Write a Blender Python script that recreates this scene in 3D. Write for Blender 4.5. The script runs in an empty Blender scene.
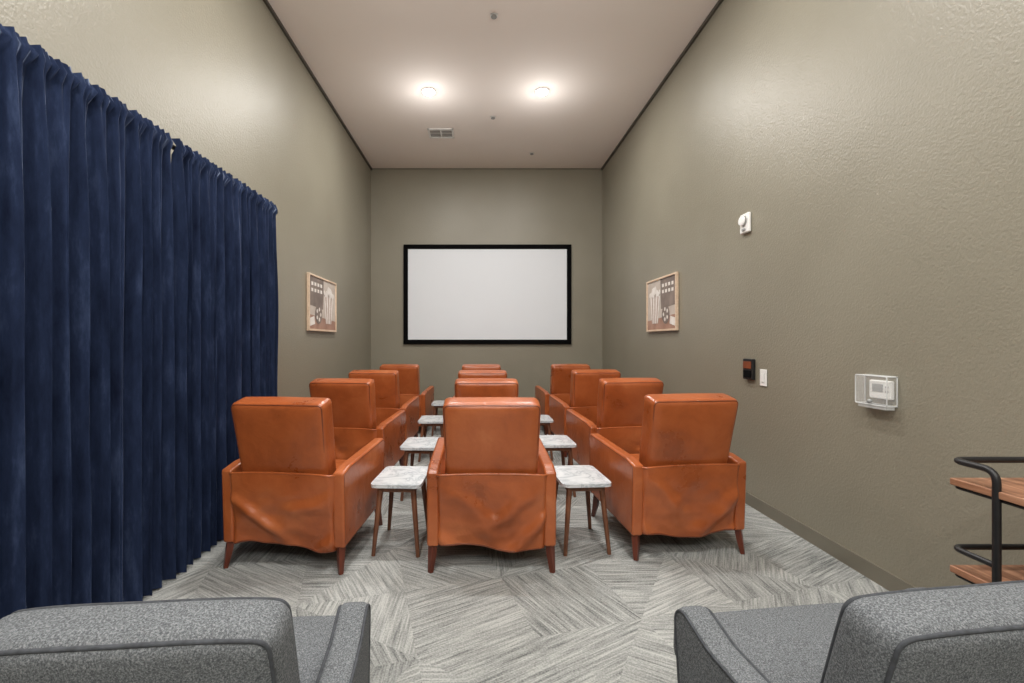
import bpy, bmesh, math, random
from mathutils import Vector, Matrix, noise as mnoise
R=math.radians
scene=bpy.context.scene
random.seed(4)

# ------------------------------------------------------------------ materials
def lin(c):
    c=c/255.0
    return c/12.92 if c<=0.04045 else ((c+0.055)/1.055)**2.4
def rgb(r,g,b): return (lin(r),lin(g),lin(b),1)
def base_mat(name,col,rough=0.5,metal=0.0):
    m=bpy.data.materials.new(name); m.use_nodes=True
    nt=m.node_tree; b=nt.nodes['Principled BSDF']
    b.inputs['Base Color'].default_value=col
    b.inputs['Roughness'].default_value=rough
    b.inputs['Metallic'].default_value=metal
    return m,nt,b
def N(nt,t,**kw):
    n=nt.nodes.new(t)
    for k,v in kw.items(): setattr(n,k,v)
    return n
def setin(n,**kw):
    for k,v in kw.items(): n.inputs[k.replace('_',' ')].default_value=v
def ramp(nt,stops):
    r=N(nt,'ShaderNodeValToRGB')
    el=r.color_ramp.elements
    el[0].position=stops[0][0]; el[0].color=stops[0][1]
    el[1].position=stops[-1][0]; el[1].color=stops[-1][1]
    for p,c in stops[1:-1]:
        e=el.new(p); e.color=c
    return r
def mapped(nt,scale=(1,1,1),out='Object',rot=(0,0,0)):
    tc=N(nt,'ShaderNodeTexCoord'); mp=N(nt,'ShaderNodeMapping')
    mp.inputs['Scale'].default_value=scale; mp.inputs['Rotation'].default_value=rot
    nt.links.new(tc.outputs[out],mp.inputs['Vector']); return mp.outputs['Vector']
def noisy(name,stops,rough=0.5,scale=4,detail=4,stretch=(1,1,1),bump=0.0,bscale=60,metal=0,bdist=0.002,spec=None):
    m,nt,b=base_mat(name,stops[0][1],rough,metal)
    v=mapped(nt,stretch)
    n=N(nt,'ShaderNodeTexNoise'); setin(n,Scale=scale,Detail=detail)
    nt.links.new(v,n.inputs['Vector'])
    r=ramp(nt,stops); nt.links.new(n.outputs['Fac'],r.inputs['Fac'])
    nt.links.new(r.outputs['Color'],b.inputs['Base Color'])
    if bump>0:
        n2=N(nt,'ShaderNodeTexNoise'); setin(n2,Scale=bscale,Detail=3)
        nt.links.new(v,n2.inputs['Vector'])
        bp=N(nt,'ShaderNodeBump'); setin(bp,Strength=bump,Distance=bdist)
        nt.links.new(n2.outputs['Fac'],bp.inputs['Height'])
        nt.links.new(bp.outputs['Normal'],b.inputs['Normal'])
    if spec is not None: b.inputs['Specular IOR Level'].default_value=spec
    return m

M={}
M['wall']=noisy('wall_paint',[(0.3,rgb(134,129,114)),(0.7,rgb(140,135,120))],rough=0.40,scale=1.2,detail=2,bump=0.55,bscale=72,bdist=0.005)
M['ceil']=noisy('ceiling_paint',[(0.3,rgb(240,232,226)),(0.7,rgb(243,235,229))],rough=0.8,scale=1.0,bump=0.1,bscale=90)
M['trim']=noisy('trim_paint',[(0.3,rgb(66,62,55)),(0.7,rgb(76,72,64))],rough=0.5)
M['base']=noisy('baseboard_paint',[(0.3,rgb(112,107,94)),(0.7,rgb(118,113,100))],rough=0.4)

# carpet
def carpet():
    m,nt,b=base_mat('carpet_tile',rgb(150,150,145),0.95)
    L=nt.links
    tc=N(nt,'ShaderNodeTexCoord')
    mp=N(nt,'ShaderNodeMapping'); mp.inputs['Scale'].default_value=(1/0.8,1/0.8,1); mp.inputs['Rotation'].default_value=(0,0,R(30))
    L.new(tc.outputs['Object'],mp.inputs['Vector'])
    fl=N(nt,'ShaderNodeVectorMath',operation='FLOOR'); L.new(mp.outputs[0],fl.inputs[0])
    fr=N(nt,'ShaderNodeVectorMath',operation='FRACTION'); L.new(mp.outputs[0],fr.inputs[0])
    s=N(nt,'ShaderNodeSeparateXYZ'); L.new(fr.outputs[0],s.inputs[0])
    gt=N(nt,'ShaderNodeMath',operation='GREATER_THAN'); L.new(s.outputs[0],gt.inputs[0]); L.new(s.outputs[1],gt.inputs[1])
    ad=N(nt,'ShaderNodeMath',operation='ADD'); L.new(s.outputs[0],ad.inputs[0]); L.new(s.outputs[1],ad.inputs[1])
    gt2=N(nt,'ShaderNodeMath',operation='GREATER_THAN'); L.new(ad.outputs[0],gt2.inputs[0]); gt2.inputs[1].default_value=1.0
    m2=N(nt,'ShaderNodeMath',operation='MULTIPLY'); L.new(gt2.outputs[0],m2.inputs[0]); m2.inputs[1].default_value=2.0
    zz=N(nt,'ShaderNodeMath',operation='ADD'); L.new(gt.outputs[0],zz.inputs[0]); L.new(m2.outputs[0],zz.inputs[1])
    cz=N(nt,'ShaderNodeCombineXYZ'); L.new(zz.outputs[0],cz.inputs[2])
    va=N(nt,'ShaderNodeVectorMath',operation='ADD'); L.new(fl.outputs[0],va.inputs[0]); L.new(cz.outputs[0],va.inputs[1])
    va2=N(nt,'ShaderNodeVectorMath',operation='ADD'); L.new(va.outputs[0],va2.inputs[0]); va2.inputs[1].default_value=(0.37,0.21,0.13)
    wn=N(nt,'ShaderNodeTexWhiteNoise',noise_dimensions='3D'); L.new(va2.outputs[0],wn.inputs['Vector'])
    a1=N(nt,'ShaderNodeMath',operation='MULTIPLY'); L.new(wn.outputs['Value'],a1.inputs[0]); a1.inputs[1].default_value=6
    a2=N(nt,'ShaderNodeMath',operation='FLOOR'); L.new(a1.outputs[0],a2.inputs[0])
    a3=N(nt,'ShaderNodeMath',operation='MULTIPLY'); L.new(a2.outputs[0],a3.inputs[0]); a3.inputs[1].default_value=math.pi/6
    vr=N(nt,'ShaderNodeVectorRotate'); L.new(tc.outputs['Object'],vr.inputs['Vector']); L.new(a3.outputs[0],vr.inputs['Angle'])
    def streak(sc,d=1.0):
        mm=N(nt,'ShaderNodeMapping'); mm.inputs['Scale'].default_value=sc; L.new(vr.outputs[0],mm.inputs['Vector'])
        n=N(nt,'ShaderNodeTexNoise'); setin(n,Scale=1.0,Detail=d); L.new(mm.outputs[0],n.inputs['Vector']); return n.outputs['Fac']
    f1=streak((130,5.0,1)); f2=streak((60,2.5,1))
    mx=N(nt,'ShaderNodeMath',operation='ADD'); L.new(f1,mx.inputs[0]); L.new(f2,mx.inputs[1])
    n3=N(nt,'ShaderNodeTexNoise'); setin(n3,Scale=130,Detail=3); L.new(tc.outputs['Object'],n3.inputs['Vector'])
    n3m=N(nt,'ShaderNodeMath',operation='MULTIPLY_ADD'); L.new(n3.outputs['Fac'],n3m.inputs[0]); n3m.inputs[1].default_value=1.0; L.new(mx.outputs[0],n3m.inputs[2])
    wv=N(nt,'ShaderNodeSeparateXYZ'); L.new(wn.outputs['Color'],wv.inputs[0])
    sh=N(nt,'ShaderNodeMath',operation='MULTIPLY_ADD'); L.new(wv.outputs[1],sh.inputs[0]); sh.inputs[1].default_value=0.20; L.new(n3m.outputs[0],sh.inputs[2])
    h=N(nt,'ShaderNodeMath',operation='MULTIPLY'); L.new(sh.outputs[0],h.inputs[0]); h.inputs[1].default_value=0.5
    r=ramp(nt,[(0.58,rgb(98,100,99)),(0.72,rgb(134,136,134)),(0.84,rgb(156,158,155)),(0.98,rgb(180,181,178))])
    L.new(h.outputs[0],r.inputs['Fac']); L.new(r.outputs['Color'],b.inputs['Base Color'])
    bp=N(nt,'ShaderNodeBump'); setin(bp,Strength=0.4,Distance=0.004); L.new(h.outputs[0],bp.inputs['Height']); L.new(bp.outputs[0],b.inputs['Normal'])
    b.inputs['Specular IOR Level'].default_value=0.1
    return m
M['carpet']=carpet()

def leather():
    m,nt,b=base_mat('cognac_leather',rgb(190,95,45),0.32); L=nt.links
    tc=N(nt,'ShaderNodeTexCoord'); oi=N(nt,'ShaderNodeObjectInfo')
    mu=N(nt,'ShaderNodeVectorMath',operation='SCALE'); mu.inputs[0].default_value=(7,5,3); L.new(oi.outputs['Random'],mu.inputs['Scale'])
    va=N(nt,'ShaderNodeVectorMath',operation='ADD'); L.new(tc.outputs['Object'],va.inputs[0]); L.new(mu.outputs[0],va.inputs[1])
    n=N(nt,'ShaderNodeTexNoise'); setin(n,Scale=2.8,Detail=7,Roughness=0.62,Distortion=0.3); L.new(va.outputs[0],n.inputs['Vector'])
    r=ramp(nt,[(0.28,rgb(136,68,34)),(0.48,rgb(166,86,43)),(0.62,rgb(176,96,52)),(0.78,rgb(192,116,72))])
    L.new(n.outputs['Fac'],r.inputs['Fac']); L.new(r.outputs['Color'],b.inputs['Base Color'])
    rm=N(nt,'ShaderNodeMapRange'); rm.inputs['To Min'].default_value=.20; rm.inputs['To Max'].default_value=.40
    L.new(n.outputs['Fac'],rm.inputs['Value']); L.new(rm.outputs[0],b.inputs['Roughness'])
    vo=N(nt,'ShaderNodeTexVoronoi'); setin(vo,Scale=220); L.new(va.outputs[0],vo.inputs['Vector'])
    b1=N(nt,'ShaderNodeBump'); setin(b1,Strength=0.12,Distance=0.001); L.new(vo.outputs['Distance'],b1.inputs['Height'])
    n2=N(nt,'ShaderNodeTexNoise'); setin(n2,Scale=8,Detail=3,Distortion=1.2); L.new(va.outputs[0],n2.inputs['Vector'])
    b2=N(nt,'ShaderNodeBump'); setin(b2,Strength=0.35,Distance=0.012); L.new(n2.outputs['Fac'],b2.inputs['Height']); L.new(b1.outputs[0],b2.inputs['Normal'])
    L.new(b2.outputs[0],b.inputs['Normal'])
    b.inputs['Specular IOR Level'].default_value=0.6
    return m
M['leather']=leather()
M['piping']=noisy('leather_piping',[(0.3,rgb(104,50,28)),(0.7,rgb(134,70,40))],rough=0.4,scale=8)
M['legwood']=noisy('reddish_leg_wood',[(0.3,rgb(76,34,22)),(0.7,rgb(106,50,32))],rough=0.35,scale=6,stretch=(6,6,1))
M['walnut']=noisy('walnut_leg_wood',[(0.3,rgb(92,56,38)),(0.7,rgb(130,84,58))],rough=0.4,scale=6,stretch=(6,6,1))
M['black']=noisy('black_frame_fabric',[(0.3,rgb(6,6,7)),(0.7,rgb(10,10,11))],rough=0.9,spec=0.1)
M['blackmetal']=noisy('black_powdercoat',[(0.3,rgb(20,20,22)),(0.7,rgb(30,30,32))],rough=0.45,scale=30)
M['screen']=noisy('projection_fabric',[(0.3,rgb(226,230,235)),(0.7,rgb(229,233,238))],rough=0.9,scale=.5)
M['white']=noisy('white_plastic',[(0.3,rgb(232,232,230)),(0.7,rgb(240,240,238))],rough=0.4)
M['greyplastic']=noisy('grey_plastic',[(0.3,rgb(140,142,142)),(0.7,rgb(155,157,157))],rough=0.4)
M['darkslot']=noisy('dark_slot',[(0.3,rgb(40,38,36)),(0.7,rgb(50,48,45))],rough=0.8)
M['frameoak']=noisy('light_oak_frame',[(0.3,rgb(208,182,156)),(0.7,rgb(226,204,180))],rough=0.5,scale=5,stretch=(1,8,8))
M['p_bg']=noisy('print_taupe',[(0.3,rgb(178,164,152)),(0.7,rgb(212,202,192))],rough=0.4,scale=3)
M['p_dark']=noisy('print_dark',[(0.3,rgb(98,84,76)),(0.7,rgb(142,126,116))],rough=0.4,scale=5)
M['p_red']=noisy('print_russet',[(0.3,rgb(150,110,92)),(0.7,rgb(178,140,120))],rough=0.4,scale=6)
M['p_light']=noisy('print_cream',[(0.3,rgb(222,215,207)),(0.7,rgb(242,237,232))],rough=0.4,scale=20)
def marble():
    m,nt,b=base_mat('white_marble',rgb(230,230,228),0.2); L=nt.links
    v=mapped(nt)
    n=N(nt,'ShaderNodeTexNoise'); setin(n,Scale=5,Detail=8,Distortion=2.0,Roughness=0.6); L.new(v,n.inputs['Vector'])
    r=ramp(nt,[(0.35,rgb(216,219,221)),(0.46,rgb(206,210,213)),(0.5,rgb(172,178,184)),(0.54,rgb(208,212,215)),(0.75,rgb(222,225,227))])
    L.new(n.outputs['Fac'],r.inputs['Fac']); L.new(r.outputs['Color'],b.inputs['Base Color']); return m
M['marble']=marble()
def shelfwood():
    m,nt,b=base_mat('cart_walnut',rgb(150,95,65),0.4); L=nt.links
    v=mapped(nt,(14,1.2,14))
    n=N(nt,'ShaderNodeTexNoise'); setin(n,Scale=2.5,Detail=5,Distortion=0.8); L.new(v,n.inputs['Vector'])
    r=ramp(nt,[(0.3,rgb(104,68,50)),(0.5,rgb(150,106,80)),(0.7,rgb(180,136,108))])
    L.new(n.outputs['Fac'],r.inputs['Fac']); L.new(r.outputs['Color'],b.inputs['Base Color']); return m
M['shelf']=shelfwood()
def fabric():
    m,nt,b=base_mat('grey_tweed',rgb(110,112,115),0.95); L=nt.links
    v=mapped(nt)
    n=N(nt,'ShaderNodeTexNoise'); setin(n,Scale=480,Detail=2); L.new(v,n.inputs['Vector'])
    n1=N(nt,'ShaderNodeTexNoise'); setin(n1,Scale=260,Detail=1); L.new(v,n1.inputs['Vector'])
    a=N(nt,'ShaderNodeMath',operation='ADD'); L.new(n.outputs['Fac'],a.inputs[0]); L.new(n1.outputs['Fac'],a.inputs[1])
    h=N(nt,'ShaderNodeMath',operation='MULTIPLY'); L.new(a.outputs[0],h.inputs[0]); h.inputs[1].default_value=0.5
    r=ramp(nt,[(0.36,rgb(74,77,80)),(0.5,rgb(102,105,108)),(0.64,rgb(136,139,142))])
    L.new(h.outputs[0],r.inputs['Fac']); L.new(r.outputs['Color'],b.inputs['Base Color'])
    bp=N(nt,'ShaderNodeBump'); setin(bp,Strength=0.5,Distance=0.0015); L.new(h.outputs[0],bp.inputs['Height']); L.new(bp.outputs[0],b.inputs['Normal'])
    b.inputs['Specular IOR Level'].default_value=0.1
    return m
M['fabric']=fabric()
M['fabpipe']=noisy('dark_grey_piping',[(0.3,rgb(54,56,60)),(0.7,rgb(74,77,82))],rough=0.9,scale=60)
def velvet():
    m,nt,b=base_mat('navy_velvet',rgb(38,52,92),0.9); L=nt.links
    v=mapped(nt,(2,2,0.5))
    n=N(nt,'ShaderNodeTexNoise'); setin(n,Scale=6,Detail=7,Roughness=.7); L.new(v,n.inputs['Vector'])
    r=ramp(nt,[(0.3,rgb(22,29,48)),(0.55,rgb(37,47,72)),(0.75,rgb(60,72,100))])
    L.new(n.outputs['Fac'],r.inputs['Fac']); L.new(r.outputs['Color'],b.inputs['Base Color'])
    b.inputs['Sheen Weight'].default_value=0.7; b.inputs['Sheen Roughness'].default_value=0.28
    b.inputs['Sheen Tint'].default_value=rgb(170,185,215)
    b.inputs['Specular IOR Level'].default_value=0.05
    return m
M['velvet']=velvet()
def clear(name='clear_acrylic',g=0.10,col=(1,1,1,1)):
    m=bpy.data.materials.new(name); m.use_nodes=True; nt=m.node_tree; nt.nodes.clear()
    o=N(nt,'ShaderNodeOutputMaterial'); mx=N(nt,'ShaderNodeMixShader'); t=N(nt,'ShaderNodeBsdfTransparent'); p=N(nt,'ShaderNodeBsdfPrincipled')
    n=N(nt,'ShaderNodeTexNoise'); setin(n,Scale=3)
    rr=N(nt,'ShaderNodeMapRange'); rr.inputs['To Min'].default_value=g*.8; rr.inputs['To Max'].default_value=g*1.2
    nt.links.new(n.outputs['Fac'],rr.inputs['Value']); nt.links.new(rr.outputs[0],mx.inputs[0])
    p.inputs['Base Color'].default_value=col; p.inputs['Roughness'].default_value=.08
    nt.links.new(t.outputs[0],mx.inputs[1]); nt.links.new(p.outputs[0],mx.inputs[2]); nt.links.new(mx.outputs[0],o.inputs[0])
    return m
M['clear']=clear(g=.12,col=(.9,.92,.92,1))
M['clearedge']=clear('acrylic_edge',0.6,(.85,.87,.87,1))
def emis(name,col,s):
    m,nt,b=base_mat(name,col,0.5)
    b.inputs['Emission Color'].default_value=col; b.inputs['Emission Strength'].default_value=s
    return m
M['lamp']=emis('led_lens',(1,0.98,0.95,1),70)
M['fillglobe']=emis('fill_globe_glow',(1,0.98,0.95,1),50)  # glow for the added fill globes behind the camera
M['brass']=noisy('brushed_brass',[(0.3,rgb(170,130,70)),(0.7,rgb(190,150,90))],rough=0.3,metal=1)

# ------------------------------------------------------------------ mesh builder
class MB:
    def __init__(s): s.bm=bmesh.new(); s.mats=[]
    def add(s,tb,mat,mtx=None,smooth=True):
        if mat not in s.mats: s.mats.append(mat)
        i=s.mats.index(mat)
        if mtx is not None: bmesh.ops.transform(tb,matrix=mtx,verts=tb.verts)
        for f in tb.faces: f.material_index=i; f.smooth=smooth
        me=bpy.data.meshes.new('tmp'); tb.to_mesh(me); tb.free()
        s.bm.from_mesh(me); bpy.data.meshes.remove(me)
    def mesh(s,name):
        me=bpy.data.meshes.new(name); s.bm.to_mesh(me); s.bm.free()
        for k in s.mats: me.materials.append(M[k])
        return me
def place(me,name,loc=(0,0,0),rz=0,parent=None,wn=True):
    o=bpy.data.objects.new(name,me); scene.collection.objects.link(o)
    o.location=loc; o.rotation_euler=(0,0,rz)
    if parent: o.parent=parent
    if wn:
        w=o.modifiers.new('wn','WEIGHTED_NORMAL'); w.keep_sharp=True
    return o
def T(x,y,z,rx=0,ry=0,rz=0):
    return Matrix.Translation((x,y,z))@Matrix.Rotation(rz,4,'Z')@Matrix.Rotation(ry,4,'Y')@Matrix.Rotation(rx,4,'X')
def rbox(w,d,h,r=0.02,puff=(0,0,0),cuts=9):
    bm=bmesh.new(); bmesh.ops.create_cube(bm,size=2)
    bmesh.ops.subdivide_edges(bm,edges=bm.edges[:],cuts=cuts,use_grid_fill=True)
    hs=Vector((w/2,d/2,h/2)); r=min(r,min(hs)*0.98)
    for v in bm.verts:
        u=v.co.copy()
        q=Vector([math.copysign(1-(1-abs(c))**1.6,c) if abs(c)<1 else c for c in u])
        p=Vector((q.x*hs.x,q.y*hs.y,q.z*hs.z))
        inner=Vector([max(-hs[i]+r,min(hs[i]-r,p[i])) for i in range(3)])
        dlt=p-inner
        if dlt.length>1e-9: p=inner+dlt.normalized()*r
        p.x+=u.x*puff[0]*(1-u.y**2)*(1-u.z**2)
        p.y+=u.y*puff[1]*(1-u.x**2)*(1-u.z**2)
        p.z+=u.z*puff[2]*(1-u.y**2)*(1-u.x**2)
        v.co=p
    return bm
def box(w,d,h,bev=0.0,seg=2):
    bm=bmesh.new(); bmesh.ops.create_cube(bm,size=1)
    for v in bm.verts: v.co=Vector((v.co.x*w,v.co.y*d,v.co.z*h))
    if bev>0: bmesh.ops.bevel(bm,geom=bm.edges[:],offset=bev,segments=seg,profile=0.5,affect='EDGES')
    return bm
def prism(prof,t,bev=0.01,seg=3):
    bm=bmesh.new()
    a=[bm.verts.new((-t/2,y,z)) for y,z in prof]; b=[bm.verts.new((t/2,y,z)) for y,z in prof]
    n=len(prof)
    bm.faces.new(a); bm.faces.new(b[::-1])
    for i in range(n): bm.faces.new((a[i],b[i],b[(i+1)%n],a[(i+1)%n]))
    bmesh.ops.recalc_face_normals(bm,faces=bm.faces[:])
    if bev>0: bmesh.ops.bevel(bm,geom=bm.edges[:],offset=bev,segments=seg,profile=0.5,affect='EDGES')
    return bm
def tube(pts,rad,ns=10,closed=False):
    pts=[Vector(p) for p in pts]; n=len(pts)
    rads=rad if isinstance(rad,(list,tuple)) else [rad]*n
    bm=bmesh.new(); rings=[]; up=None
    for i in range(n):
        if closed: t=(pts[(i+1)%n]-pts[i-1]).normalized()
        else: t=(pts[min(i+1,n-1)]-pts[max(i-1,0)]).normalized()
        if up is None:
            up=Vector((0,0,1)) if abs(t.z)<0.9 else Vector((1,0,0))
        up=(up-t*up.dot(t)).normalized(); sd=t.cross(up)
        rings.append([bm.verts.new(pts[i]+(up*math.cos(2*math.pi*k/ns)+sd*math.sin(2*math.pi*k/ns))*rads[i]) for k in range(ns)])
    m=n if closed else n-1
    for i in range(m):
        A=rings[i];B=rings[(i+1)%n]
        for k in range(ns): bm.faces.new((A[k],A[(k+1)%ns],B[(k+1)%ns],B[k]))
    if not closed:
        bm.faces.new(rings[0][::-1]); bm.faces.new(rings[-1])
    bmesh.ops.recalc_face_normals(bm,faces=bm.faces[:])
    return bm
def fillet(pts,r,n=5,closed=False):
    pts=[Vector(p) for p in pts]; out=[]; m=len(pts)
    for i,p in enumerate(pts):
        if not closed and i in(0,m-1): out.append(p); continue
        a=pts[i-1]; b=pts[(i+1)%m]
        da=(a-p); db=(b-p); rr=min(r,da.length*0.49,db.length*0.49)
        s=p+da.normalized()*rr; e=p+db.normalized()*rr
        for k in range(n+1):
            t=k/n; out.append(s*(1-t)**2+p*2*t*(1-t)+e*t*t)
    return out
def surf(fn,nu,nv):
    bm=bmesh.new(); g=[[bm.verts.new(fn(i/nu,j/nv)) for j in range(nv+1)] for i in range(nu+1)]
    for i in range(nu):
        for j in range(nv): bm.faces.new((g[i][j],g[i+1][j],g[i+1][j+1],g[i][j+1]))
    bmesh.ops.recalc_face_normals(bm,faces=bm.faces[:])
    return bm
def cyl(r,h,n=24,r2=None):
    bm=bmesh.new(); bmesh.ops.create_cone(bm,cap_ends=True,segments=n,radius1=r,radius2=r if r2 is None else r2,depth=h); return bm
def poly(pts):
    bm=bmesh.new(); bm.faces.new([bm.verts.new(p) for p in pts]); return bm
def sstep(a,b,x):
    t=max(0,min(1,(x-a)/(b-a))); return t*t*(3-2*t)

# ------------------------------------------------------------------ room
H=1.4; F=455.0
XL,XR,YB,YR,ZC=-2.06,2.31,8.60,-3.2,4.67
def slab(name,x0,x1,y0,y1,z0,z1,mat,bev=0):
    mb=MB(); mb.add(box(x1-x0,y1-y0,z1-z0,bev),mat,None,False)
    me=mb.mesh(name); return place(me,name,((x0+x1)/2,(y0+y1)/2,(z0+z1)/2),wn=False)
slab('floor',XL-.15,XR+.15,YR-.15,YB+.15,-.12,0,'carpet')
slab('ceiling',XL-.15,XR+.15,YR-.15,YB+.15,ZC,ZC+.12,'ceil')
slab('wall_left',XL-.15,XL,YR,YB,0,ZC,'wall')
slab('wall_right',XR,XR+.15,YR,YB,0,ZC,'wall')
slab('wall_front',XL-.15,XR+.15,YB,YB+.15,0,ZC,'wall')
slab('wall_rear',XL-.15,XR+.15,YR-.15,YR,0,ZC,'wall')
slab('baseboard_left',XL,XL+.014,YR,YB,0,.10,'base')
slab('baseboard_right',XR-.014,XR,YR,YB,0,.10,'base')
slab('baseboard_front',XL+.014,XR-.014,YB-.014,YB,0,.10,'base')
slab('trim_1',XL,XL+.025,YR,YB,ZC-.035,ZC,'trim')
slab('trim_2',XR-.025,XR,YR,YB,ZC-.035,ZC,'trim')
slab('trim_3',XL+.025,XR-.025,YB-.012,YB,ZC-.02,ZC,'base')

# ------------------------------------------------------------------ leather recliner
def recliner(seed):
    mb=MB(); L='leather'
    prof=[(0.00,0.15),(-0.02,0.61),(0.10,0.635),(0.74,0.665),(0.78,0.64),(0.73,0.19)]
    for sx in(-1,1):
        mb.add(prism(prof,0.072,0.016,4),L,T(sx*0.357,0,0))
        x=sx*(0.357+0.033)
        loop=[(x,y,z) for y,z in [(0.015,0.165),(-0.004,0.595),(0.10,0.62),(0.735,0.65),(0.762,0.63),(0.715,0.205)]]
        mb.add(tube(fillet(loop,0.02,3,True),0.004,6,True),'piping')
        mb.add(tube([(sx*.357,.04,.20),(sx*.362,.015,0.1),(sx*.370,-.005,0.0)],[.030,.026,.017],4),'legwood',None,False)
        mb.add(tube([(sx*.357,.68,.24),(sx*.36,.71,0.1),(sx*.37,.74,0.0)],[.030,.026,.017],4),'legwood',None,False)
    mb.add(rbox(0.63,0.60,0.14,0.03),L,T(0,.42,.26))
    mb.add(rbox(0.63,0.60,0.15,0.045,(0,0.01,0.02)),L,T(0,.46,.405))
    mb.add(rbox(0.63,0.07,0.30,0.03,(0,.01,0)),L,T(0,.775,.33,R(4)))
    bk=rbox(0.585,0.155,0.62,0.032,(0.003,0.012,0.006),15)
    for v in bk.verts:
        t=(v.co.z+0.31)/0.62
        v.co.x*=0.94+0.06*t
        n=mnoise.noise(Vector((v.co.x*4+seed*3,v.co.z*4,seed*7.1)))
        v.co.y+=0.006*n
    BM=T(0,.05,.740,R(12))
    mb.add(bk,L,BM)
    for yy in(-0.068,0.068):
        lp=[(-0.258,yy,-0.29),(0.258,yy,-0.29),(0.283,yy,0.301),(-0.283,yy,0.301)]
        tb=tube(fillet(lp,0.03,5,True),0.0045,6,True); mb.add(tb,'piping',BM)
    def fn(u,v):
        uu=2*u-1; x=uu*0.336
        z=0.605-0.455*v+0.014*mnoise.noise(Vector((u*4,seed,0)))*v+0.020*v*math.cos(uu*2.6+seed)
        z-=0.012*abs(uu)**3*(1-v)
        y=-0.045+0.050*v-0.016*math.sin(math.pi*v)*(1-uu**4)
        amp=sstep(.05,.6,v)
        d1=(uu*0.8+v*1.1); d2=(-uu*0.8+v*1.1)
        k=mnoise.noise(Vector((u*1.6+seed*5.3,v*1.6,seed*.7)))
        def ridge(p):
            s=.5+.5*math.sin(p); return 2*s**2.4-.7
        f=ridge(7.0*d1+seed*1.7+3.0*k)*sstep(-.6,.5,uu+.15*seed-.3)+ridge(6.6*d2+seed*.9-2.8*k)*sstep(-.6,.5,-uu-.15*seed+.3)
        y-=0.018*f*amp*(1-.35*v)
        y+=0.009*mnoise.noise(Vector((u*5,v*6,seed*2.0)))*amp
        y+=0.03*max(0,abs(uu)-.93)/.07
        return Vector((x,y,z))
    mb.add(surf(fn,70,56),L)
    mb.add(surf(lambda u,v: fn(u,v)+Vector((0,0.012,0)),70,56),L)
    mb.add(tube([fn(u/30,1.0)+Vector((0,.006,0)) for u in range(31)],0.008,6),'piping')
    mb.add(tube([fn(u/30,0.0)+Vector((0,.006,0)) for u in range(31)],0.008,6),L)
    mb.add(box(0.56,0.5,0.05,0.005),'blackmetal',T(0,.38,.165))
    mb.add(tube([(-.33,.12,.15),(.33,.12,.15)],0.012,8),'blackmetal')
    mb.add(tube([(-.33,.62,.17),(.33,.62,.17)],0.012,8),'blackmetal')
    return mb.mesh('leather_recliner_mesh')
RM=[recliner(s) for s in(1,2,3)]
rows=[
 (-1.205,2.78,-6,0),(0.070,2.763,0,1),(1.365,2.96,7,2),
 (-1.27,4.20,-6,1),(0.06,4.20,0,2),(1.41,4.26,6,0),
 (-1.27,5.45,-4,2),(0.03,5.45,0,0),(1.41,5.55,5,1),
 (-1.21,6.85,-4,0),(0.02,6.85,0,1),(1.37,6.90,4,2)]
for x,y,a,v in rows: place(RM[v],'leather_recliner',(x,y,0),R(a))

# ------------------------------------------------------------------ marble side tables
def side_table():
    mb=MB(); w,d,z=0.335,0.45,0.47
    pts=fillet([(-w/2,-d/2,0),(w/2,-d/2,0),(w/2,d/2,0),(-w/2,d/2,0)],0.05,5,True)
    bm=bmesh.new()
    a=[bm.verts.new((p.x,p.y,z-.022)) for p in pts]; b=[bm.verts.new((p.x,p.y,z)) for p in pts]
    bm.faces.new(a[::-1]); bm.faces.new(b); n=len(a)
    for i in range(n): bm.faces.new((a[i],a[(i+1)%n],b[(i+1)%n],b[i]))
    bmesh.ops.recalc_face_normals(bm,faces=bm.faces[:])
    mb.add(bm,'marble',None,False)
    mb.add(box(w-.09,.02,.035,.003),'walnut',T(0,-d/2+.05,z-.042))
    mb.add(box(w-.09,.02,.035,.003),'walnut',T(0,d/2-.05,z-.042))
    mb.add(box(.02,d-.09,.035,.003),'walnut',T(-w/2+.05,0,z-.042))
    mb.add(box(.02,d-.09,.035,.003),'walnut',T(w/2-.05,0,z-.042))
    for sx in(-1,1):
        for sy in(-1,1):
            mb.add(tube([(sx*(w/2-.06),sy*(d/2-.06),z-.022),(sx*(w/2-.02),sy*(d/2-.02),0)],[.020,.013],8),'walnut')
    return mb.mesh('side_table_mesh')
TM=side_table()
for x,y,a in[(-.540,3.17,-3),(.690,3.19,4),(-.535,4.20,-2),(.70,4.30,2),(-.56,5.50,0),(.70,5.55,0),(-.56,6.95,0),(.69,6.95,0)]:
    place(TM,'marble_side_table',(x,y,0),R(a))

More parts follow.
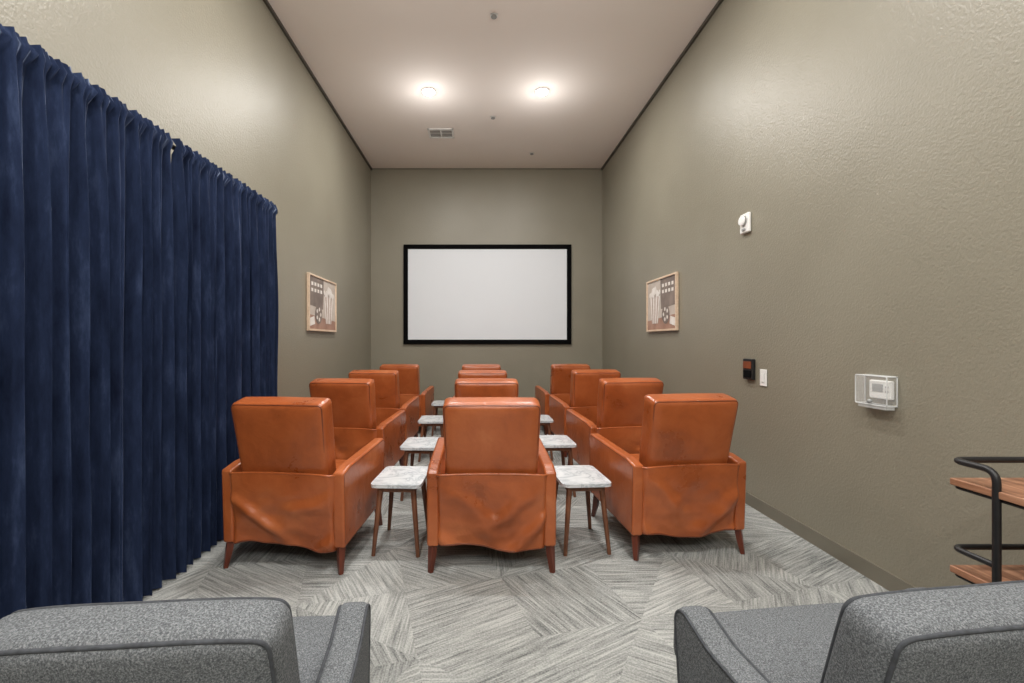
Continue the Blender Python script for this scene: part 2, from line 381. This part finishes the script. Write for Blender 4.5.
# ------------------------------------------------------------------ grey armchairs
def armchair(hw,bh):
    mb=MB(); Fb='fabric'
    bk=rbox(2*bh,0.135,0.70,0.040,(0.0,0.010,0.0),19)
    class V: pass
    def bend(v):
        t=(v.co.z+.35)/.70
        v.co.x*=1.06-.06*t
        v.co.z-=0.022*(abs(v.co.x)/bh)**3*max(0,t)
        v.co.y+=-0.04*t*t+0.015*(v.co.x/bh)**2
    for v in bk.verts: bend(v)
    BM=T(0,-.10,.530,R(8))
    mb.add(bk,Fb,BM)
    o=.040*.29
    for yy in(-.0675+o,.0675-o):
        raw=fillet([(-(bh-o),yy,-.33),(-(bh-o),yy,.35-o),(bh-o,yy,.35-o),(bh-o,yy,-.33)],.028,6)
        fine=[]
        for a,b in zip(raw[:-1],raw[1:]):
            n=max(1,int((b-a).length/.03))
            for k in range(n): fine.append(a.lerp(b,k/n))
        fine.append(raw[-1]); pts=[]
        for p in fine:
            v=V(); v.co=p.copy(); bend(v); pts.append(v.co)
        mb.add(tube(pts,0.0045,6),'fabpipe',BM)
    prof=[(-.20,.17),(-.20,.60),(-.05,.585),(.14,.595),(.255,.632),(.29,.615),(.30,.58),(.25,.17)]
    for sx in(-1,1):
        mb.add(prism(prof,0.085,0.02,4),Fb,T(sx*(hw-.043),0,0))
        for oo in(.040,-.040):
            x=sx*(hw-.043)+oo
            lp=[(x,y,z) for y,z in [(-.18,.18),(-.185,.592),(-.05,.578),(.14,.588),(.252,.624),(.282,.608),(.291,.58),(.243,.18)]]
            mb.add(tube(fillet(lp,.02,3,True),.0045,6,True),'fabpipe')
        for y0,y1 in((-.14,-.19),(.20,.24)):
            mb.add(tube([(sx*(hw-.07),y0,.19),(sx*(hw-.045),y1,0)],[.022,.013],10),'walnut')
    mb.add(rbox(2*hw-.17,.50,.14,.02),Fb,T(0,.09,.25))
    st=rbox(2*hw-.175,.56,.155,.05,(0,.012,.02),13)
    mb.add(st,Fb,T(0,.20,.395,R(3)))
    return mb.mesh('grey_armchair_mesh')
place(armchair(.385,.285),'grey_armchair',(-.69,1.055,0),R(5))
place(armchair(.425,.285),'grey_armchair',(1.035,1.115,0),R(7.5))

# ------------------------------------------------------------------ curtain (two panels + rod)
CX=-1.82; RZ=2.56
cur=bpy.data.objects.new('navy_velvet_curtain',None); scene.collection.objects.link(cur)
def panel(name,y0,y1,seed,nu,nf):
    def fn(u,v):
        z=0.012+2.600*v
        w=u+0.024*mnoise.noise(Vector((u*8,seed,z*0.12)))+0.006*mnoise.noise(Vector((u*22,seed+3,z*0.3)))
        ph=2*math.pi*nf*w
        top=max(0,(z-1.9)/0.7)
        amp=(0.042+0.034*mnoise.noise(Vector((u*9,seed*2,z*0.15))))*(1-0.70*top**1.5)
        s=math.sin(ph)
        x=CX+amp*(s+.25*math.sin(2*ph+1.1))+0.012*math.sin(ph*1.63+seed)*(1-.5*top)
        x+=0.008*mnoise.noise(Vector((u*60,seed,z*1.5)))
        g=math.exp(-((z-RZ)/0.030)**2)
        x=x*(1-g)+(CX+0.026+0.007*math.sin(ph*3.1))*g
        if z>RZ+.02: x+=0.008*math.sin(ph*4)
        else: x+=0.005*math.sin(ph*3)*sstep(2.2,2.5,z)
        y=y0+(y1-y0)*u+0.016*math.cos(ph)*(1-top)
        return Vector((x,y,z+0.006*math.sin(ph*2)*(v>.99)))
    mb=MB(); mb.add(surf(fn,nu,52),'velvet')
    place(mb.mesh(name),name,parent=cur,wn=False)
panel('curtain_panel_near',0.10,2.660,1.3,680,25)
panel('curtain_panel_far',2.705,4.03,6.1,400,14)
mb=MB()
mb.add(tube([(CX-.012,0.0,RZ),(CX-.012,4.06,RZ)],.014,12),'blackmetal')
mb.add(cyl(.02,.03,16),'blackmetal',T(CX-.012,4.07,RZ,R(90)))
for y in(0.05,2.685,4.045):
    mb.add(tube([(CX-.012,y,RZ),(XL+.012,y,RZ)],.009,8),'blackmetal')
    mb.add(box(.01,.04,.09,.002),'blackmetal',T(XL+.008,y,RZ))
place(mb.mesh('curtain_rod'),'curtain_rod',parent=cur)

# ------------------------------------------------------------------ projector screen
mb=MB(); x0,x1,z0,z1=-1.44,1.72,1.35,3.225; w=x1-x0; h=z1-z0; b=.085
mb.add(box(w-2*b+.01,.02,h-2*b+.01),'screen',T(0,-.02,0),False)
for s in(-1,1):
    mb.add(box(w,.045,b,.006),'black',T(0,-.0225,s*(h-b)/2))
    mb.add(box(b,.045,h-2*b,.006),'black',T(s*(w-b)/2,-.0225,0))
place(mb.mesh('projector_screen'),'projector_screen',((x0+x1)/2,YB-.004,(z0+z1)/2))

# ------------------------------------------------------------------ framed prints
def art(w,h,flip):
    mb=MB(); b=.024
    mb.add(box(w-.03,.02,h-.03),'p_bg',T(0,-.012,0),False)
    for s in(-1,1):
        mb.add(box(w,.035,b,.003),'frameoak',T(0,-.0175,s*(h-b)/2))
        mb.add(box(b,.035,h-2*b,.003),'frameoak',T(s*(w-b)/2,-.0175,0))
    W=w/2-b; Hh=h/2-b; k=-1 if flip else 1
    def P(pts,mat,off): mb.add(poly([(k*x*W,-.0225-off*.0008,z*Hh) for x,z in pts]),mat,None,False)
    P([(-1,-1),(1,-1),(1,-.62),(-1,-.45)],'p_red',0)
    P([(-1,-.1),(-1,1),(.02,1),(-.02,-.2)],'p_dark',1)
    for i in range(4):
        for j in range(2):
            cx=-.86+.21*i; cz=.42+.24*j
            P([(cx,cz),(cx+.13,cz),(cx+.13,cz+.13),(cx,cz+.13)],'p_light',2)
    P([(.2,-.75),(.62,-.75),(.78,.35),(.04,.35)],'p_light',3)
    for i in range(3):
        a=.27+.13*i; c=.15+.22*i
        P([(a,-.75),(a+.04,-.75),(c+.055,.35),(c,.35)],'p_red',4)
    rnd=random.Random(3)
    for i in range(26):
        cx=rnd.uniform(.05,.78); cz=.38+rnd.random()*.35*(1-abs(cx-.41)*1.6); r=.07
        P([(cx+r*math.cos(q*math.pi/4),cz+r*1.4*math.sin(q*math.pi/4)) for q in range(8)],'p_light',5+i*.1)
    P([(-.35+.26*math.cos(q*math.pi/10),-.42+.38*math.sin(q*math.pi/10)) for q in range(20)],'p_dark',3)
    for q in range(5):
        ax=-.35+.14*math.cos(q*1.257); az=-.42+.21*math.sin(q*1.257)
        P([(ax+.05*math.cos(j*math.pi/5),az+.08*math.sin(j*math.pi/5)) for j in range(10)],'p_light',4)
    P([(-.95,-.9),(-.62,-.8),(-.66,-.5),(-.97,-.6)],'p_light',4)
    return mb.mesh('framed_print')
place(art(1.03,.69,False),'framed_movie_print',(XL+.004,5.905,1.875),R(90))
place(art(.94,.68,True),'framed_movie_print',(XR-.004,5.75,1.87),R(-90))

# ------------------------------------------------------------------ wall devices (right wall)
mb=MB()
mb.add(box(.13,.03,.17,.012,3),'white',T(0,-.015,0)); mb.add(cyl(.045,.03,24,.035),'white',T(0,-.045,.02,R(90)))
mb.add(box(.05,.01,.02,.003),'greyplastic',T(0,-.033,-.055))
place(mb.mesh('fire_strobe'),'fire_alarm_strobe',(XR-.001,3.93,2.42),R(-90))
mb=MB()
mb.add(box(.135,.03,.175,.006),'blackmetal',T(0,-.015,0)); mb.add(box(.11,.006,.06,.002),'piping',T(0,-.032,.035)); mb.add(box(.11,.006,.06,.002),'black',T(0,-.032,-.040))
place(mb.mesh('control_panel'),'wall_control_panel',(XR-.001,3.88,1.165),R(-90))
mb=MB()
mb.add(box(.085,.008,.135,.003),'white',T(0,-.004,0)); mb.add(box(.034,.008,.068,.002),'white',T(0,-.010,0)); mb.add(box(.036,.004,.070),'greyplastic',T(0,-.0075,0))
place(mb.mesh('light_switch'),'light_switch',(XR-.001,3.70,1.105),R(-90))
tg=bpy.data.objects.new('thermostat_with_guard',None); scene.collection.objects.link(tg); tg.location=(XR-.001,2.62,1.12); tg.rotation_euler=(0,0,R(-90))
mb=MB()
mb.add(box(.14,.028,.105,.008,3),'white',T(.02,-.014,.005)); mb.add(box(.07,.004,.045,.002),'greyplastic',T(.01,-.029,.015))
mb.add(box(.018,.005,.012,.002),'greyplastic',T(.070,-.029,.023)); mb.add(box(.018,.005,.012,.002),'greyplastic',T(.070,-.029,-.003))
place(mb.mesh('thermostat'),'thermostat',parent=tg)
mb=MB(); gw,gd,gh,t=.21,.06,.165,.004
mb.add(box(gw,t,gh,.0015),'clear',T(0,-gd,0),False)
for s in(-1,1):
    mb.add(box(gw,gd,t),'clear',T(0,-gd/2,s*(gh/2)),False)
    mb.add(box(t,gd,gh),'clear',T(s*gw/2,-gd/2,0),False)
for yy in(-gd,-.003):
    lp=fillet([(-gw/2,yy,-gh/2),(gw/2,yy,-gh/2),(gw/2,yy,gh/2),(-gw/2,yy,gh/2)],.01,3,True)
    mb.add(tube(lp,.0035,6,True),'clearedge')
for sx in(-1,1):
    for sz in(-1,1): mb.add(tube([(sx*gw/2,-gd,sz*gh/2),(sx*gw/2,0,sz*gh/2)],.003,6),'clearedge')
mb.add(box(gw-.02,gd-.01,.02,.004),'clearedge',T(0,-gd/2,-gh/2-.012))
mb.add(cyl(.010,.016,16),'greyplastic',T(0,-gd-.006,-gh/2+.02,R(90)))
place(mb.mesh('guard'),'clear_guard_box',parent=tg,wn=False)

# ------------------------------------------------------------------ bar cart
mb=MB(); cx0,cx1,cy0,cy1=1.80,2.22,0.85,1.735; xm=(cx0+cx1)/2; ym=(cy0+cy1)/2
for z in(.88,.547,.20):
    mb.add(box(cx1-cx0+.01,cy1-cy0+.01,.026,.003),'shelf',T(xm,ym,z-.013))
    lp=fillet([(cx0+.01,cy0,z-.033),(cx1-.01,cy0,z-.033),(cx1-.01,cy1,z-.033),(cx0+.01,cy1,z-.033)],.02,3,True)
    mb.add(tube(lp,.007,8,True),'blackmetal')
pd=.15; r=.012
for yend,sg in((cy1,1),(cy0,-1)):
    yp=yend-sg*pd
    top=fillet([(cx0,yp,.05),(cx0,yp,.949),(cx0,yend,.949),(cx1,yend,.949),(cx1,yp,.949),(cx1,yp,.05)],.045,6)
    mb.add(tube(top,r,10),'blackmetal')
    for z in(.617,.28):
        lw=fillet([(cx0,yp,z),(cx0,yend,z),(cx1,yend,z),(cx1,yp,z)],.04,6)
        mb.add(tube(lw,r*.9,10),'blackmetal')
    for x in(cx0,cx1):
        wb=cyl(.035,.022,20); mb.add(wb,'black',T(x,yp,.035,0,R(90)))
        mb.add(box(.03,.04,.03,.004),'blackmetal',T(x,yp,.075))
place(mb.mesh('bar_cart'),'bar_cart')

# ------------------------------------------------------------------ ceiling fixtures
def downlight(x,y,pw):
    mb=MB()
    ring=[(.085*math.cos(a*math.pi/16),.085*math.sin(a*math.pi/16),-.006) for a in range(32)]
    mb.add(tube(ring,.010,8,True),'white')
    dome=bmesh.new(); bmesh.ops.create_uvsphere(dome,u_segments=20,v_segments=10,radius=.072)
    for v in dome.verts: v.co.z*=.5
    mb.add(dome,'lamp',T(0,0,-.008))
    o=place(mb.mesh('recessed_downlight'),'recessed_downlight',(x,y,ZC-.001),wn=False)
    ld=bpy.data.lights.new('downlight_beam','AREA'); ld.shape='DISK'; ld.size=.14; ld.energy=pw; ld.color=(1,.98,.95)
    lo=bpy.data.objects.new('downlight_beam',ld); scene.collection.objects.link(lo); lo.parent=o; lo.location=(0,0,-.06)
    pl=bpy.data.lights.new('ceiling_fill_point','POINT'); pl.energy=pw*.24; pl.shadow_soft_size=.06; pl.color=(1,.98,.95)  # extra point light hung below the fixture, added to brighten the ceiling
    po=bpy.data.objects.new('ceiling_fill_point',pl); scene.collection.objects.link(po); po.parent=o; po.location=(0,0,-.50)
for y,p in((5.94,36),(3.3,38),(0.7,38),(-1.9,30)):
    downlight(-.67,y,p); downlight(.81,y,p)
def fill_pendant(x,y,z):  # invented hanging globe, unseen behind the camera, added for frontal fill
    mb=MB(); s=bmesh.new(); bmesh.ops.create_uvsphere(s,u_segments=24,v_segments=16,radius=.18); mb.add(s,'fillglobe',T(0,0,0))
    mb.add(tube([(0,0,.18),(0,0,ZC-z-.02)],.006,8),'brass'); mb.add(cyl(.05,.05,20),'brass',T(0,0,.19)); mb.add(cyl(.07,.025,24),'brass',T(0,0,ZC-z-.0125))
    place(mb.mesh('fill_pendant'),'added_fill_globe',(x,y,z),wn=False)
fill_pendant(-.75,-1.0,3.0); fill_pendant(.95,-1.0,3.0)
mb=MB()
mb.add(box(.40,.03,.012,.003),'white',T(0,-.145,-.006)); mb.add(box(.40,.03,.012,.003),'white',T(0,.145,-.006))
mb.add(box(.03,.32,.012,.003),'white',T(-.185,0,-.006)); mb.add(box(.03,.32,.012,.003),'white',T(.185,0,-.006)); mb.add(box(.02,.30,.012,.003),'white',T(0,0,-.007))
mb.add(box(.37,.29,.004),'darkslot',T(0,0,-.002))
for i in range(5): mb.add(box(.36,.018,.003),'white',T(0,-.100+i*.05,-.006))
place(mb.mesh('vent'),'ceiling_air_vent',(-.61,7.14,ZC-.001))
for x,y in((.14,4.56),(.19,6.63),(.9,7.9)):
    mb=MB(); mb.add(cyl(.04,.01,24),'white',T(0,0,-.005)); mb.add(cyl(.028,.012,16),'greyplastic',T(0,0,-.016))
    place(mb.mesh('sprinkler'),'fire_sprinkler',(x,y,ZC-.001))

# ------------------------------------------------------------------ world, camera
w=bpy.data.worlds.new('world'); scene.world=w; w.use_nodes=True
w.node_tree.nodes['Background'].inputs[0].default_value=(.5,.5,.5,1); w.node_tree.nodes['Background'].inputs[1].default_value=.3
cd=bpy.data.cameras.new('camera'); cd.sensor_width=36; cd.lens=36*F/1024; cd.shift_x=32/1024; cd.clip_start=.02
co=bpy.data.objects.new('camera',cd); scene.collection.objects.link(co); co.location=(0,0,H); co.rotation_euler=(R(90),0,0)
scene.camera=co
scene.view_settings.view_transform='Standard'
scene.view_settings.look='None'
scene.view_settings.exposure=0.14
